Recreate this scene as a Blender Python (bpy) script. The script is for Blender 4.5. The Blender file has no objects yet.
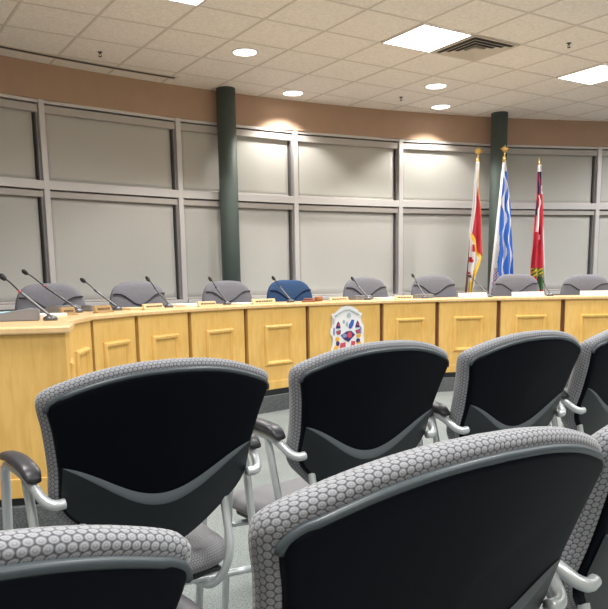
import bpy, bmesh, math, random
from mathutils import Vector, Matrix
random.seed(4)
scene = bpy.context.scene
C = scene.collection
sin, cos, PI = math.sin, math.cos, math.pi
R = math.radians

# ------------------------------------------------------------------ camera
FPX, PITCH, ROLL, CAMZ = 746.0, 0.1603, -0.0165, 1.10
cam_d = bpy.data.cameras.new('camera')
cam_d.sensor_fit = 'HORIZONTAL'; cam_d.sensor_width = 36
cam_d.lens = FPX / 608 * 36
cam_d.shift_y = 100.5 / 608
cam_d.clip_start = 0.02; cam_d.clip_end = 200
cam = bpy.data.objects.new('camera', cam_d); C.objects.link(cam)
cam.matrix_world = Matrix.Translation((0, 0, CAMZ)) @ Matrix.Rotation(PI / 2 - PITCH, 4, 'X') @ Matrix.Rotation(ROLL, 4, 'Z')
scene.camera = cam
scene.view_settings.view_transform = 'Standard'
scene.view_settings.look = 'None'
scene.view_settings.gamma = 1
scene.view_settings.use_curve_mapping = False
scene.view_settings.exposure = 0.0

# ------------------------------------------------------------------ world
world = bpy.data.worlds.new('night'); scene.world = world; world.use_nodes = True
world.node_tree.nodes['Background'].inputs[0].default_value = (0.02, 0.025, 0.035, 1)
world.node_tree.nodes['Background'].inputs[1].default_value = 0.3

# ------------------------------------------------------------------ key layout
CEIL = 3.30
YAW = 0.5678                                     # the ceiling grid and the desk axis
def grid(A, B):                                  # ceiling grid node -> world
    return (.61 * (A * cos(YAW) - B * sin(YAW) - 2.9797), .61 * (A * sin(YAW) + B * cos(YAW) + 9.3465))
WC, WR = (6.57, -2.77), 13.96                    # curved wall
DC, DR = (2.4815, 3.8387), 3.864                 # curved desk
PLAT = 0.14
TOP = 0.935                                      # worktop height
def pol(c, r, deg): return (c[0] + r * cos(R(deg)), c[1] + r * sin(R(deg)))

PANEL_CELLS = [(1, -1), (5, -1), (9, -1), (13, -1),
               (-3, -5), (1, -5), (5, -5), (9, -5), (13, -5), (-3, -9), (1, -9), (5, -9), (9, -9), (-3, -13), (1, -13)]
DOWNLIGHTS = [(-0.508, 7.574), (-0.068, 9.149), (1.559, 8.941), (1.80, 9.955)]
PANEL_W, DOWN_W = 44.0, 72.0
def area_light(name, x, y, z, size, watts, colour, parent=None):
    d = bpy.data.lights.new(name, 'AREA'); d.shape = 'SQUARE'; d.size = size; d.energy = watts; d.color = colour; d.spread = R(148)
    o = bpy.data.objects.new(name, d); C.objects.link(o); o.location = (x, y, z)
    return o
for (A, B) in PANEL_CELLS:
    x, y = grid(A + .5, B + .5)
    o = area_light('panel_light', x, y, CEIL - .012, .56, PANEL_W, (1.0, .985, .955))
    o.rotation_euler = (0, 0, YAW)
for (x, y) in DOWNLIGHTS:
    d = bpy.data.lights.new('downlight_lamp', 'SPOT'); d.energy = DOWN_W; d.color = (1, .96, .87)
    d.spot_size = R(118); d.spot_blend = .35; d.shadow_soft_size = .05
    o = bpy.data.objects.new('downlight_lamp', d); C.objects.link(o); o.location = (x, y, CEIL - .03)

# ------------------------------------------------------------------ materials
def mat(name, col, rough=.6, metal=0., spec=.5, noise=0., nscale=30., bump=0., bscale=200., emit=None, estr=0., coat=0.):
    m = bpy.data.materials.new(name); m.use_nodes = True
    nt = m.node_tree; b = nt.nodes['Principled BSDF']
    b.inputs['Base Color'].default_value = (*col, 1)
    b.inputs['Roughness'].default_value = rough; b.inputs['Metallic'].default_value = metal
    b.inputs['Specular IOR Level'].default_value = spec
    if coat: b.inputs['Coat Weight'].default_value = coat
    if emit: b.inputs['Emission Color'].default_value = (*emit, 1); b.inputs['Emission Strength'].default_value = estr
    tc = nt.nodes.new('ShaderNodeTexCoord')
    if noise:
        n = nt.nodes.new('ShaderNodeTexNoise'); n.inputs['Scale'].default_value = nscale; n.inputs['Detail'].default_value = 4
        nt.links.new(tc.outputs['Object'], n.inputs['Vector'])
        mr = nt.nodes.new('ShaderNodeMapRange'); mr.inputs[1].default_value = .25; mr.inputs[2].default_value = .75
        mr.inputs[3].default_value = 1 - noise; mr.inputs[4].default_value = 1 + noise
        nt.links.new(n.outputs['Fac'], mr.inputs[0])
        mx = nt.nodes.new('ShaderNodeVectorMath'); mx.operation = 'SCALE'; mx.inputs[0].default_value = col
        nt.links.new(mr.outputs[0], mx.inputs['Scale']); nt.links.new(mx.outputs[0], b.inputs['Base Color'])
    if bump:
        n = nt.nodes.new('ShaderNodeTexNoise'); n.inputs['Scale'].default_value = bscale
        nt.links.new(tc.outputs['Object'], n.inputs['Vector'])
        bp = nt.nodes.new('ShaderNodeBump'); bp.inputs['Strength'].default_value = bump; bp.inputs['Distance'].default_value = .004
        nt.links.new(n.outputs['Fac'], bp.inputs['Height']); nt.links.new(bp.outputs[0], b.inputs['Normal'])
    return m

def wood(name, c1, c2, rough=.38):
    m = bpy.data.materials.new(name); m.use_nodes = True
    nt = m.node_tree; b = nt.nodes['Principled BSDF']; L = nt.links.new
    tc = nt.nodes.new('ShaderNodeTexCoord'); mp = nt.nodes.new('ShaderNodeMapping'); mp.inputs['Scale'].default_value = (14, 14, 2.2)
    L(tc.outputs['Object'], mp.inputs[0])
    n = nt.nodes.new('ShaderNodeTexNoise'); n.inputs['Scale'].default_value = 2.2; n.inputs['Detail'].default_value = 6; n.inputs['Distortion'].default_value = .5
    L(mp.outputs[0], n.inputs['Vector'])
    n2 = nt.nodes.new('ShaderNodeTexNoise'); n2.inputs['Scale'].default_value = 3.0; L(tc.outputs['Object'], n2.inputs['Vector'])
    ad = nt.nodes.new('ShaderNodeMath'); ad.operation = 'ADD'; L(n.outputs['Fac'], ad.inputs[0]); L(n2.outputs['Fac'], ad.inputs[1])
    cr = nt.nodes.new('ShaderNodeValToRGB'); cr.color_ramp.elements[0].position = .7; cr.color_ramp.elements[0].color = (*c1, 1)
    cr.color_ramp.elements[1].position = 1.3 if False else 1.0; cr.color_ramp.elements[1].color = (*c2, 1)
    hv = nt.nodes.new('ShaderNodeMath'); hv.operation = 'MULTIPLY'; hv.inputs[1].default_value = .85; L(ad.outputs[0], hv.inputs[0])
    L(hv.outputs[0], cr.inputs[0]); L(cr.outputs[0], b.inputs['Base Color'])
    b.inputs['Roughness'].default_value = rough; b.inputs['Coat Weight'].default_value = .25; b.inputs['Coat Roughness'].default_value = .3
    return m

def hex_fabric(name, dark, light, cell):
    """woven honeycomb cloth with concentric light rings, laid on the UV map (metres)"""
    m = bpy.data.materials.new(name); m.use_nodes = True
    nt = m.node_tree; b = nt.nodes['Principled BSDF']; L = nt.links.new; N = nt.nodes.new
    tc = N('ShaderNodeTexCoord')
    sc = N('ShaderNodeVectorMath'); sc.operation = 'SCALE'; sc.inputs['Scale'].default_value = 1 / cell; L(tc.outputs['UV'], sc.inputs[0])
    def lattice(off):
        a = N('ShaderNodeVectorMath'); a.operation = 'ADD'; a.inputs[1].default_value = off; L(sc.outputs[0], a.inputs[0])
        d = N('ShaderNodeVectorMath'); d.operation = 'WRAP'; d.inputs[1].default_value = (.5, .866, 1); d.inputs[2].default_value = (-.5, -.866, -1)
        L(a.outputs[0], d.inputs[0])
        s = N('ShaderNodeVectorMath'); s.operation = 'MULTIPLY'; s.inputs[1].default_value = (1, 1, 0); L(d.outputs[0], s.inputs[0])
        l = N('ShaderNodeVectorMath'); l.operation = 'LENGTH'; L(s.outputs[0], l.inputs[0]); return l.outputs['Value']
    d1 = lattice((0, 0, 0)); d2 = lattice((.5, .866, 0))
    mn = N('ShaderNodeMath'); mn.operation = 'MINIMUM'; L(d1, mn.inputs[0]); L(d2, mn.inputs[1])
    cr = N('ShaderNodeValToRGB'); e = cr.color_ramp.elements
    mid = tuple((a + c) / 2 for a, c in zip(dark, light))
    e[0].position = 0; e[0].color = (*light, 1); e[1].position = .64; e[1].color = (*dark, 1)
    for p, c in ((.10, light), (.17, mid), (.25, light), (.34, light), (.43, mid), (.50, dark)):
        q = e.new(p); q.color = (*c, 1)
    L(mn.outputs[0], cr.inputs[0])
    n = N('ShaderNodeTexNoise'); n.inputs['Scale'].default_value = 500; L(tc.outputs['UV'], n.inputs['Vector'])
    mr = N('ShaderNodeMapRange'); mr.inputs[3].default_value = .72; mr.inputs[4].default_value = 1.28; L(n.outputs['Fac'], mr.inputs[0])
    mu = N('ShaderNodeVectorMath'); mu.operation = 'SCALE'; L(cr.outputs[0], mu.inputs[0]); L(mr.outputs[0], mu.inputs['Scale'])
    L(mu.outputs[0], b.inputs['Base Color'])
    b.inputs['Roughness'].default_value = .85; b.inputs['Specular IOR Level'].default_value = .25; b.inputs['Sheen Weight'].default_value = .25
    bp = N('ShaderNodeBump'); bp.inputs['Strength'].default_value = .35; bp.inputs['Distance'].default_value = .003; bp.invert = True
    L(mn.outputs[0], bp.inputs['Height']); L(bp.outputs[0], b.inputs['Normal'])
    return m

def carpet(name, c1, c2, tile=True):
    m = bpy.data.materials.new(name); m.use_nodes = True
    nt = m.node_tree; b = nt.nodes['Principled BSDF']; L = nt.links.new; N = nt.nodes.new
    tc = N('ShaderNodeTexCoord')
    n = N('ShaderNodeTexNoise'); n.inputs['Scale'].default_value = 130; n.inputs['Detail'].default_value = 3; L(tc.outputs['Object'], n.inputs['Vector'])
    n2 = N('ShaderNodeTexNoise'); n2.inputs['Scale'].default_value = 3; L(tc.outputs['Object'], n2.inputs['Vector'])
    ad = N('ShaderNodeMath'); ad.operation = 'MULTIPLY_ADD'; ad.inputs[1].default_value = .25; L(n2.outputs['Fac'], ad.inputs[0]); L(n.outputs['Fac'], ad.inputs[2])
    cr = N('ShaderNodeValToRGB'); cr.color_ramp.elements[0].position = .42; cr.color_ramp.elements[0].color = (*c1, 1)
    cr.color_ramp.elements[1].position = .82; cr.color_ramp.elements[1].color = (*c2, 1)
    L(ad.outputs[0], cr.inputs[0]); L(cr.outputs[0], b.inputs['Base Color'])
    b.inputs['Roughness'].default_value = .95; b.inputs['Specular IOR Level'].default_value = .1
    bp = N('ShaderNodeBump'); bp.inputs['Strength'].default_value = .6; bp.inputs['Distance'].default_value = .006
    L(n.outputs['Fac'], bp.inputs['Height']); L(bp.outputs[0], b.inputs['Normal'])
    return m

M = {}
M['ceiling'] = mat('acoustic_tile', (.93, .88, .83), .9, noise=.10, nscale=45, bump=.3, bscale=120, spec=.2)
M['tbar'] = mat('ceiling_tbar', (.74, .68, .62), .6)  # bars coloured a little darker than the tiles, as slight shadow
M['tan'] = mat('tan_paint', (.49, .335, .24), .8, noise=.03, nscale=6)
M['white_paint'] = mat('cream_paint', (.62, .56, .48), .85)
M['alu'] = mat('aluminium', (.68, .66, .665), .45, metal=.2)
M['alu_shade'] = mat('aluminium_shaded', (.30, .29, .30), .5, metal=.3)  # frame aluminium darkened in colour for the shade in the reveals
M['blind'] = mat('blind_fabric', (.555, .55, .53), .9, noise=.05, nscale=160, spec=.15)
M['blind_hem'] = mat('blind_cassette', (.52, .49, .47), .5)
M['glass'] = mat('night_glass', (.02, .025, .03), .05, spec=.6)
M['glass'].node_tree.nodes['Principled BSDF'].inputs['Transmission Weight'].default_value = .6
M['green'] = mat('green_column_paint', (.075, .102, .095), .62, noise=.04, nscale=8)
M['carpet'] = carpet('light_carpet', (.128, .145, .143), (.275, .305, .30))
M['carpet_dark'] = carpet('riser_carpet', (.075, .08, .085), (.17, .18, .185))
M['black'] = mat('black_kick', (.012, .013, .016), .45)
M['maple'] = wood('maple', (.73, .44, .115), (.83, .53, .165))
M['maple_top'] = wood('maple_top', (.78, .52, .24), (.86, .60, .31), .3)
M['gapwood'] = mat('dark_reveal', (.17, .065, .03), .6)
M['fabric'] = hex_fabric('honeycomb_cloth', (.075, .075, .088), (.31, .32, .345), .0100)
M['seatfab'] = hex_fabric('seat_cloth', (.07, .07, .08), (.235, .235, .25), .008)
M['shell'] = mat('black_plastic', (.0025, .0035, .007), .5, spec=.08)
M['shell2'] = mat('lightened_shell_plastic', (.016, .021, .025), .42, spec=.35)  # shell plastic lightened for light on the lower back; also the seat pan
M['lip'] = mat('lit_edge_plastic', (.052, .066, .075), .38, spec=.5)  # shell plastic made paler, standing in for light on its top edge
M['ledge'] = mat('lit_ledge_plastic', (.085, .10, .11), .45, spec=.4)  # ceiling light on the upward ledge, put into a lighter plastic colour
M['silver'] = mat('silver_tube', (.60, .64, .66), .33, metal=.45)
M['pad'] = mat('arm_pad_plastic', (.035, .035, .042), .38)
M['cgrey'] = mat('grey_upholstery', (.185, .183, .210), .9, noise=.12, nscale=90, spec=.2)
M['cblue'] = mat('blue_upholstery', (.035, .075, .165), .9, noise=.12, nscale=90, spec=.2)
M['seam_g'] = mat('grey_seam', (.06, .06, .075), .9)
M['seam_b'] = mat('blue_seam', (.008, .02, .07), .9)
M['micblack'] = mat('microphone_black', (.01, .01, .012), .5)
M['micgrey'] = mat('microphone_grey', (.12, .12, .13), .35, metal=.5)
M['red'] = mat('red_ring', (.55, .03, .04), .4)
M['console'] = mat('console_grey', (.22, .22, .235), .55)
M['plate'] = mat('brass_plate', (.42, .27, .12), .4)
M['plate_w'] = mat('maple_plate', (.74, .56, .33), .4)
M['ink'] = mat('engraved_ink', (.16, .10, .05), .7)
M['paper'] = mat('paper', (.88, .84, .76), .8)
M['paper_blue'] = mat('blue_paper', (.45, .72, .82), .8)
M['gavel'] = mat('gavel_wood', (.33, .12, .045), .35)
M['gold'] = mat('gold', (.80, .52, .16), .3, metal=.6)
M['gold_fringe'] = mat('gold_fringe', (.85, .55, .06), .7)
M['polewood'] = mat('pole_wood', (.20, .10, .06), .4)
M['f_red'] = mat('flag_red', (.50, .03, .055), .75)
M['f_white'] = mat('flag_white', (.72, .70, .71), .75)
M['f_blue'] = mat('flag_blue', (.035, .16, .60), .75)
M['f_navy'] = mat('flag_navy', (.02, .025, .10), .75)
M['f_green'] = mat('flag_green', (.06, .16, .05), .75)
M['f_yellow'] = mat('flag_yellow', (.80, .55, .03), .75)
M['lamp'] = mat('lamp_diffuser', (.9, .9, .9), .5, emit=(1, .97, .93), estr=5)
M['trimwhite'] = mat('lamp_trim', (.75, .72, .66), .5)
M['vent'] = mat('vent_metal', (.66, .59, .51), .5)
M['ventdark'] = mat('vent_dark', (.06, .055, .05), .8)
M['c_white'] = mat('crest_white', (.85, .85, .86), .6)
M['c_grey'] = mat('crest_grey', (.42, .50, .52), .6)
M['c_blue'] = mat('crest_blue', (.04, .11, .45), .6)
M['c_purple'] = mat('crest_purple', (.05, .03, .16), .6)
M['c_lilac'] = mat('crest_lilac', (.25, .28, .52), .6)
M['c_red'] = mat('crest_red', (.62, .07, .10), .6)
M['c_yellow'] = mat('crest_yellow', (.85, .45, .05), .6)

# ------------------------------------------------------------------ helpers
def link(name, me, m=None, parent=None, smooth=False):
    o = bpy.data.objects.new(name, me); C.objects.link(o)
    if m is not None:
        for x in (m if isinstance(m, (list, tuple)) else [m]): me.materials.append(x)
    if parent is not None: o.parent = parent
    if smooth:
        for p in me.polygons: p.use_smooth = True
    return o
def obj(name, bm, m, parent=None, smooth=False, flip=True):
    if flip: bmesh.ops.recalc_face_normals(bm, faces=bm.faces)
    me = bpy.data.meshes.new(name); bm.to_mesh(me); bm.free()
    return link(name, me, m, parent, smooth)
def tag(o, label, cat, group=None):
    o['label'] = label; o['category'] = cat
    if group: o['group'] = group
    return o
def thing(name, label, cat, loc=(0, 0, 0), rz=0., group=None):
    o = bpy.data.objects.new(name, None); o.empty_display_size = .1; C.objects.link(o)
    o.location = loc; o.rotation_euler = (0, 0, rz); return tag(o, label, cat, group)
def struct(o): o['kind'] = 'structure'; return o
def anchor(name, loc=(0, 0, 0), rz=0.):
    o = bpy.data.objects.new(name, None); o.empty_display_size = .1; C.objects.link(o)
    o.location = loc; o.rotation_euler = (0, 0, rz); return o
def dup(root, loc, rz, label, group=None):
    r = root.copy(); C.objects.link(r); r.location = loc; r.rotation_euler = (0, 0, rz); r['label'] = label
    if group: r['group'] = group
    for ch in list(root.children):
        c = ch.copy(); C.objects.link(c); c.parent = r
        for g in ch.children:
            d = g.copy(); C.objects.link(d); d.parent = c
    return r
def box(bm, x0, x1, y0, y1, z0, z1, bev=0., mi=0):
    r = bmesh.ops.create_cube(bm, size=1)
    for v in r['verts']:
        v.co = ((x0 + x1) / 2 + v.co.x * (x1 - x0), (y0 + y1) / 2 + v.co.y * (y1 - y0), (z0 + z1) / 2 + v.co.z * (z1 - z0))
    fs = set(f for v in r['verts'] for f in v.link_faces)
    for f in fs: f.material_index = mi
    if bev:
        es = list(set(e for v in r['verts'] for e in v.link_edges))
        bmesh.ops.bevel(bm, geom=es, offset=bev, segments=2, affect='EDGES', profile=.5)
    return bm
def boxo(name, dims, m, parent=None, bev=0.):
    bm = bmesh.new(); box(bm, *dims, bev=bev); return obj(name, bm, m, parent)
def prism(bm, poly, z0, z1):
    lo = [bm.verts.new((x, y, z0)) for x, y in poly]; hi = [bm.verts.new((x, y, z1)) for x, y in poly]
    n = len(poly)
    bm.faces.new(lo[::-1]); bm.faces.new(hi)
    for i in range(n): bm.faces.new((lo[i], lo[(i + 1) % n], hi[(i + 1) % n], hi[i]))
def catmull(pts, n=6):
    P = [Vector(p) for p in pts]; P = [2 * P[0] - P[1]] + P + [2 * P[-1] - P[-2]]; out = []
    for i in range(1, len(P) - 2):
        for k in range(n):
            t = k / n
            out.append(.5 * ((2 * P[i]) + (-P[i - 1] + P[i + 1]) * t + (2 * P[i - 1] - 5 * P[i] + 4 * P[i + 1] - P[i + 2]) * t * t + (-P[i - 1] + 3 * P[i] - 3 * P[i + 1] + P[i + 2]) * t ** 3))
    out.append(P[-2]); return out
def tube(bm, pts, r, seg=10, curve=True, cap=True):
    P = catmull(pts) if curve and len(pts) > 2 else [Vector(p) for p in pts]
    rad = r if isinstance(r, (list, tuple)) else None
    up = None; rings = []
    for i, p in enumerate(P):
        t = (P[min(i + 1, len(P) - 1)] - P[max(i - 1, 0)]).normalized()
        if up is None: up = t.orthogonal().normalized()
        up = (up - t * up.dot(t)).normalized(); s = t.cross(up)
        rr = r if rad is None else rad[0] + (rad[1] - rad[0]) * i / (len(P) - 1)
        rings.append([bm.verts.new(p + (up * cos(a) + s * sin(a)) * rr) for a in [2 * PI * k / seg for k in range(seg)]])
    for a, b in zip(rings, rings[1:]):
        for k in range(seg): bm.faces.new((a[k], a[(k + 1) % seg], b[(k + 1) % seg], b[k]))
    if cap: bm.faces.new(rings[0][::-1]); bm.faces.new(rings[-1])
    return bm
def tubeo(name, pts, r, m, parent=None, seg=10, curve=True):
    return obj(name, tube(bmesh.new(), pts, r, seg, curve), m, parent, smooth=True)
def lathe(bm, prof, seg=24, c=(0, 0, 0)):
    rings = [[bm.verts.new((c[0] + r * cos(2 * PI * k / seg), c[1] + r * sin(2 * PI * k / seg), c[2] + z)) for k in range(seg)] for r, z in prof]
    for a, b in zip(rings, rings[1:]):
        for k in range(seg): bm.faces.new((a[k], a[(k + 1) % seg], b[(k + 1) % seg], b[k]))
    bm.faces.new(rings[0][::-1]); bm.faces.new(rings[-1]); return bm

# ------------------------------------------------------------------ structure: floor, ceiling, walls
WL0, WL1 = 150.0, 62.0
arc = [pol(WC, WR, WL0 + (WL1 - WL0) * i / 60) for i in range(61)]
ax = (sin(YAW), -cos(YAW))                       # from the curved wall back into the room
pL, pR = arc[0], arc[-1]
bL = (pL[0] + ax[0] * 9.0, pL[1] + ax[1] * 9.0)
bR = (pR[0] + ax[0] * 9.0, pR[1] + ax[1] * 9.0)
bm = bmesh.new(); prism(bm, [bL] + [bR] + [pol(WC, WR + .35, WL1 + (WL0 - WL1) * i / 60) for i in range(61)], -.1, 0)
struct(obj('floor', bm, M['carpet']))
ceil_root = anchor('ceiling'); struct(ceil_root)
# tile field around the grid, in the grid's own frame
cx0, cy0 = grid(0, 0)
ceil_root.location = (cx0, cy0, 0); ceil_root.rotation_euler = (0, 0, YAW)
def togrid(p):
    dx, dy = p[0] - cx0, p[1] - cy0
    return (dx * cos(YAW) + dy * sin(YAW), -dx * sin(YAW) + dy * cos(YAW))
room = [bL, bR] + [pol(WC, WR + .02, WL1 + (WL0 - WL1) * i / 60) for i in range(61)]
roomg = [togrid(p) for p in room]
bm = bmesh.new(); prism(bm, roomg, CEIL, CEIL + .08)
obj('ceiling_tiles', bm, M['ceiling'], ceil_root)
def clip(line_axis, val):                        # where a grid line runs inside the room outline
    ts = []
    for (a, b) in zip(roomg, roomg[1:] + roomg[:1]):
        u0, u1 = a[line_axis], b[line_axis]
        if (u0 - val) * (u1 - val) < 0:
            t = (val - u0) / (u1 - u0); ts.append(a[1 - line_axis] + t * (b[1 - line_axis] - a[1 - line_axis]))
    ts.sort(); return [(ts[i], ts[i + 1]) for i in range(0, len(ts) - 1, 2)]
bm = bmesh.new()
for k in range(-25, 40):
    for (a, b) in clip(0, k * .61): box(bm, k * .61 - .011, k * .61 + .011, a, b, CEIL - .004, CEIL + .001)
for k in range(-30, 12):
    for (a, b) in clip(1, k * .61): box(bm, a, b, k * .61 - .0095, k * .61 + .0095, CEIL - .0035, CEIL + .001)
obj('ceiling_grid', bm, M['tbar'], ceil_root)

def arcband(name, r0, r1, z0, z1, m, a0=WL0, a1=WL1, n=60, parent=None, c=WC):
    bm = bmesh.new(); A = [a0 + (a1 - a0) * i / n for i in range(n + 1)]
    q = [[bm.verts.new((*pol(c, r, a), z)) for (r, z) in ((r0, z0), (r1, z0), (r1, z1), (r0, z1))] for a in A]
    for s, t in zip(q, q[1:]):
        for k in range(4): bm.faces.new((s[k], s[(k + 1) % 4], t[(k + 1) % 4], t[k]))
    bm.faces.new(q[0]); bm.faces.new(q[-1][::-1])
    return obj(name, bm, m, parent)
WTOP, WBOT = 2.955, .90
wf = anchor('wall_front'); struct(wf)
arcband('wall_band', WR, WR + .3, WTOP, CEIL, M['tan'], parent=wf)
arcband('wall_under_windows', WR, WR + .3, 0, WBOT, M['white_paint'], parent=wf)
MA0, STEP = 130.82, 6.262                        # mullion angles
arcband('wall_end', WR, WR + .3, WBOT, WTOP, M['tan'], WL0, MA0 + 2 * STEP, 8, parent=wf)
arcband('wall_end', WR, WR + .3, WBOT, WTOP, M['tan'], MA0 - 7 * STEP, WL1, 8, parent=wf)
def wall(name, a, b, t, m):
    d = Vector((b[0] - a[0], b[1] - a[1])); n = Vector((d.y, -d.x)).normalized() * t
    bm = bmesh.new(); prism(bm, [a, b, (b[0] + n.x, b[1] + n.y), (a[0] + n.x, a[1] + n.y)], 0, CEIL + .05); return struct(obj(name, bm, m))
wall('wall_left', pL, bL, -.15, M['white_paint']); wall('wall_back', bL, bR, .15, M['white_paint']); wall('wall_right', bR, pR, .15, M['white_paint'])

# windows, one bay at a time: frame members in front of dark glass, blinds inside
SILL, TR0, TR1 = .90, 2.091, 2.175
bay_names = {-2: 'farthest left, out at the left edge of the photo', -1: 'first from the left, above the desk end', 0: 'second bay, left of the left green column',
             1: 'third bay, behind the left green column', 2: 'fourth bay, above the crest panel', 3: 'fifth bay, between the crest and the right green column',
             4: 'sixth bay, behind the three flags', 5: 'seventh bay, at the right edge', 6: 'eighth bay, beyond the right edge'}
wi = 0
for k in range(-2, 7):
    aL, aR = MA0 - k * STEP, MA0 - (k + 1) * STEP
    L_, R_ = Vector(pol(WC, WR + .038, aL)), Vector(pol(WC, WR + .038, aR))
    mid = (L_ + R_) / 2; d = R_ - L_; W = d.length; rz = math.atan2(d.y, d.x)
    wi += 1
    w = anchor('window_%d' % wi, (mid.x, mid.y, 0), rz); struct(w)
    h = W / 2
    bm = bmesh.new()
    box(bm, -h - .029, -h + .029, -.035, .12, SILL, WTOP, .003)          # mullion on the left of the bay
    obj('mullion', bm, M['alu'], w)
    if k == 6:
        bm = bmesh.new(); box(bm, h - .029, h + .029, -.035, .12, SILL, WTOP, .003); obj('mullion', bm, M['alu'], w)
    boxo('head_rail', (-h + .029, h - .029, -.02, .12, 2.925, WTOP - .001), M['alu'], w, .002)
    boxo('transom', (-h + .029, h - .029, -.03, .12, TR0, TR1), M['alu'], w, .003)
    boxo('window_sill', (-h + .029, h - .029, -.06, .12, SILL, SILL + .05), M['alu'], w, .003)
    boxo('frame_reveal', (-h + .029, h - .055, .06, .12, 2.89, 2.925), M['alu_shade'], w)
    boxo('frame_reveal', (-h + .029, h - .055, .06, .12, 2.04, TR0), M['alu_shade'], w)
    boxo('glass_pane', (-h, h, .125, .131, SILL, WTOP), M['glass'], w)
    boxo('frame_reveal', (h - .055, h - .029, .0, .12, SILL + .05, TR0), M['alu_shade'], w)
    boxo('frame_reveal', (h - .055, h - .029, .0, .12, TR1, 2.925), M['alu_shade'], w)
    # blinds
    for (nm, z0, z1) in (('upper', TR1 - .0, 2.925), ('lower', SILL + .052, TR0)):
        t = thing('roller_blind', '%s grey roller blind in the %s' % (nm, bay_names[k]), 'blind', (mid.x, mid.y, 0), rz, 'roller blinds drawn over the curved window wall')
        ct = z1 - .014
        boxo('cassette', (-h + .031, h - .031, -.005, .05, ct - (.075 if nm == 'upper' else .062), ct), M['blind_hem'], t, .006)
        bm = bmesh.new(); n = 24; x0, x1 = -h + .035, h - .078
        zz0, zz1 = z0 + .006, ct - .05
        vs = []
        for i in range(n + 1):
            x = x0 + (x1 - x0) * i / n; col = []
            for j in range(13):
                f = j / 12; wob = .004 * sin(x * 7 + k * 2 + f * 3) * (1 - f) + .003 * sin(x * 13 + k)*(1-f)
                col.append(bm.verts.new((x, .040 + wob, zz0 + (zz1 - zz0) * f)))
            vs.append(col)
        for i in range(n):
            for j in range(12): bm.faces.new((vs[i][j], vs[i + 1][j], vs[i + 1][j + 1], vs[i][j + 1]))
        fo = obj('blind_cloth', bm, M['blind'], t, True)
        so = fo.modifiers.new('s', 'SOLIDIFY'); so.thickness = .002; so.offset = 1
        boxo('hem_bar', (x0, x1, .032, .047, z0 + .002, z0 + .022), M['blind_hem'], t, .004)

# columns
def column(x, y, r, label):
    bm = bmesh.new(); lathe(bm, [(r, 0), (r, CEIL)], 32)
    o = obj('column', bm, M['green'], None, True); o.location = (x, y, 0)
    m = o.data
    for p in m.polygons: p.use_smooth = len(p.vertices) == 4
    tag(o, label, 'column')
column(-.828, 8.905, .108, 'round dark green column left of centre, between the second and third window mullions')
column(2.66, 10.38, .108, 'round dark green column at the right, standing behind the blue and white flag')

# ------------------------------------------------------------------ dais platform
DV = [(-1.04, 3.32), (-1.25, 3.96)] + [pol(DC, DR, a) for a in (168.33, 159.85, 150.14, 140.0, 129.09, 116.30, 106.99, 97.08, 87.20, 77.3, 67.4)]
rsr = [(-1.02, 3.27)] + [(-1.215, 3.965)] + [pol(DC, DR - .045, a) for a in (168.33, 159.85, 150.14, 140.0, 129.09, 116.30, 106.99, 97.08, 87.20, 77.3, 67.4)]
endd = Vector((-cos(R(14)), -sin(R(14))))
pe = (rsr[0][0] + endd.x * 3.3, rsr[0][1] + endd.y * 3.3)
outer = [pol(WC, WR - .002, a) for a in [100 + (142 - 100) * i / 24 for i in range(25)]]
far = (rsr[-1][0] + .5, rsr[-1][1] + .3)
bm = bmesh.new(); prism(bm, [pe] + rsr + [pol(WC, WR - .002, 88)] + [pol(WC, WR - .002, 88 + (146 - 88) * i / 40) for i in range(1, 41)], 0, PLAT)
pf = obj('dais_platform', bm, M['carpet_dark']); struct(pf)

# ------------------------------------------------------------------ council desk sections
def offpoly(P, d):
    out = []
    for i in range(len(P)):
        ns = []
        for a, b in ((i - 1, i), (i, i + 1)):
            if a >= 0 and b < len(P):
                v = Vector(P[b]) - Vector(P[a]); n = Vector((-v.y, v.x)).normalized(); ns.append(n)
        n = sum(ns, Vector((0, 0))).normalized(); s = 1 / max(.5, n.dot(ns[0]))
        out.append((P[i][0] + n.x * d * s, P[i][1] + n.y * d * s))
    return out
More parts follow.
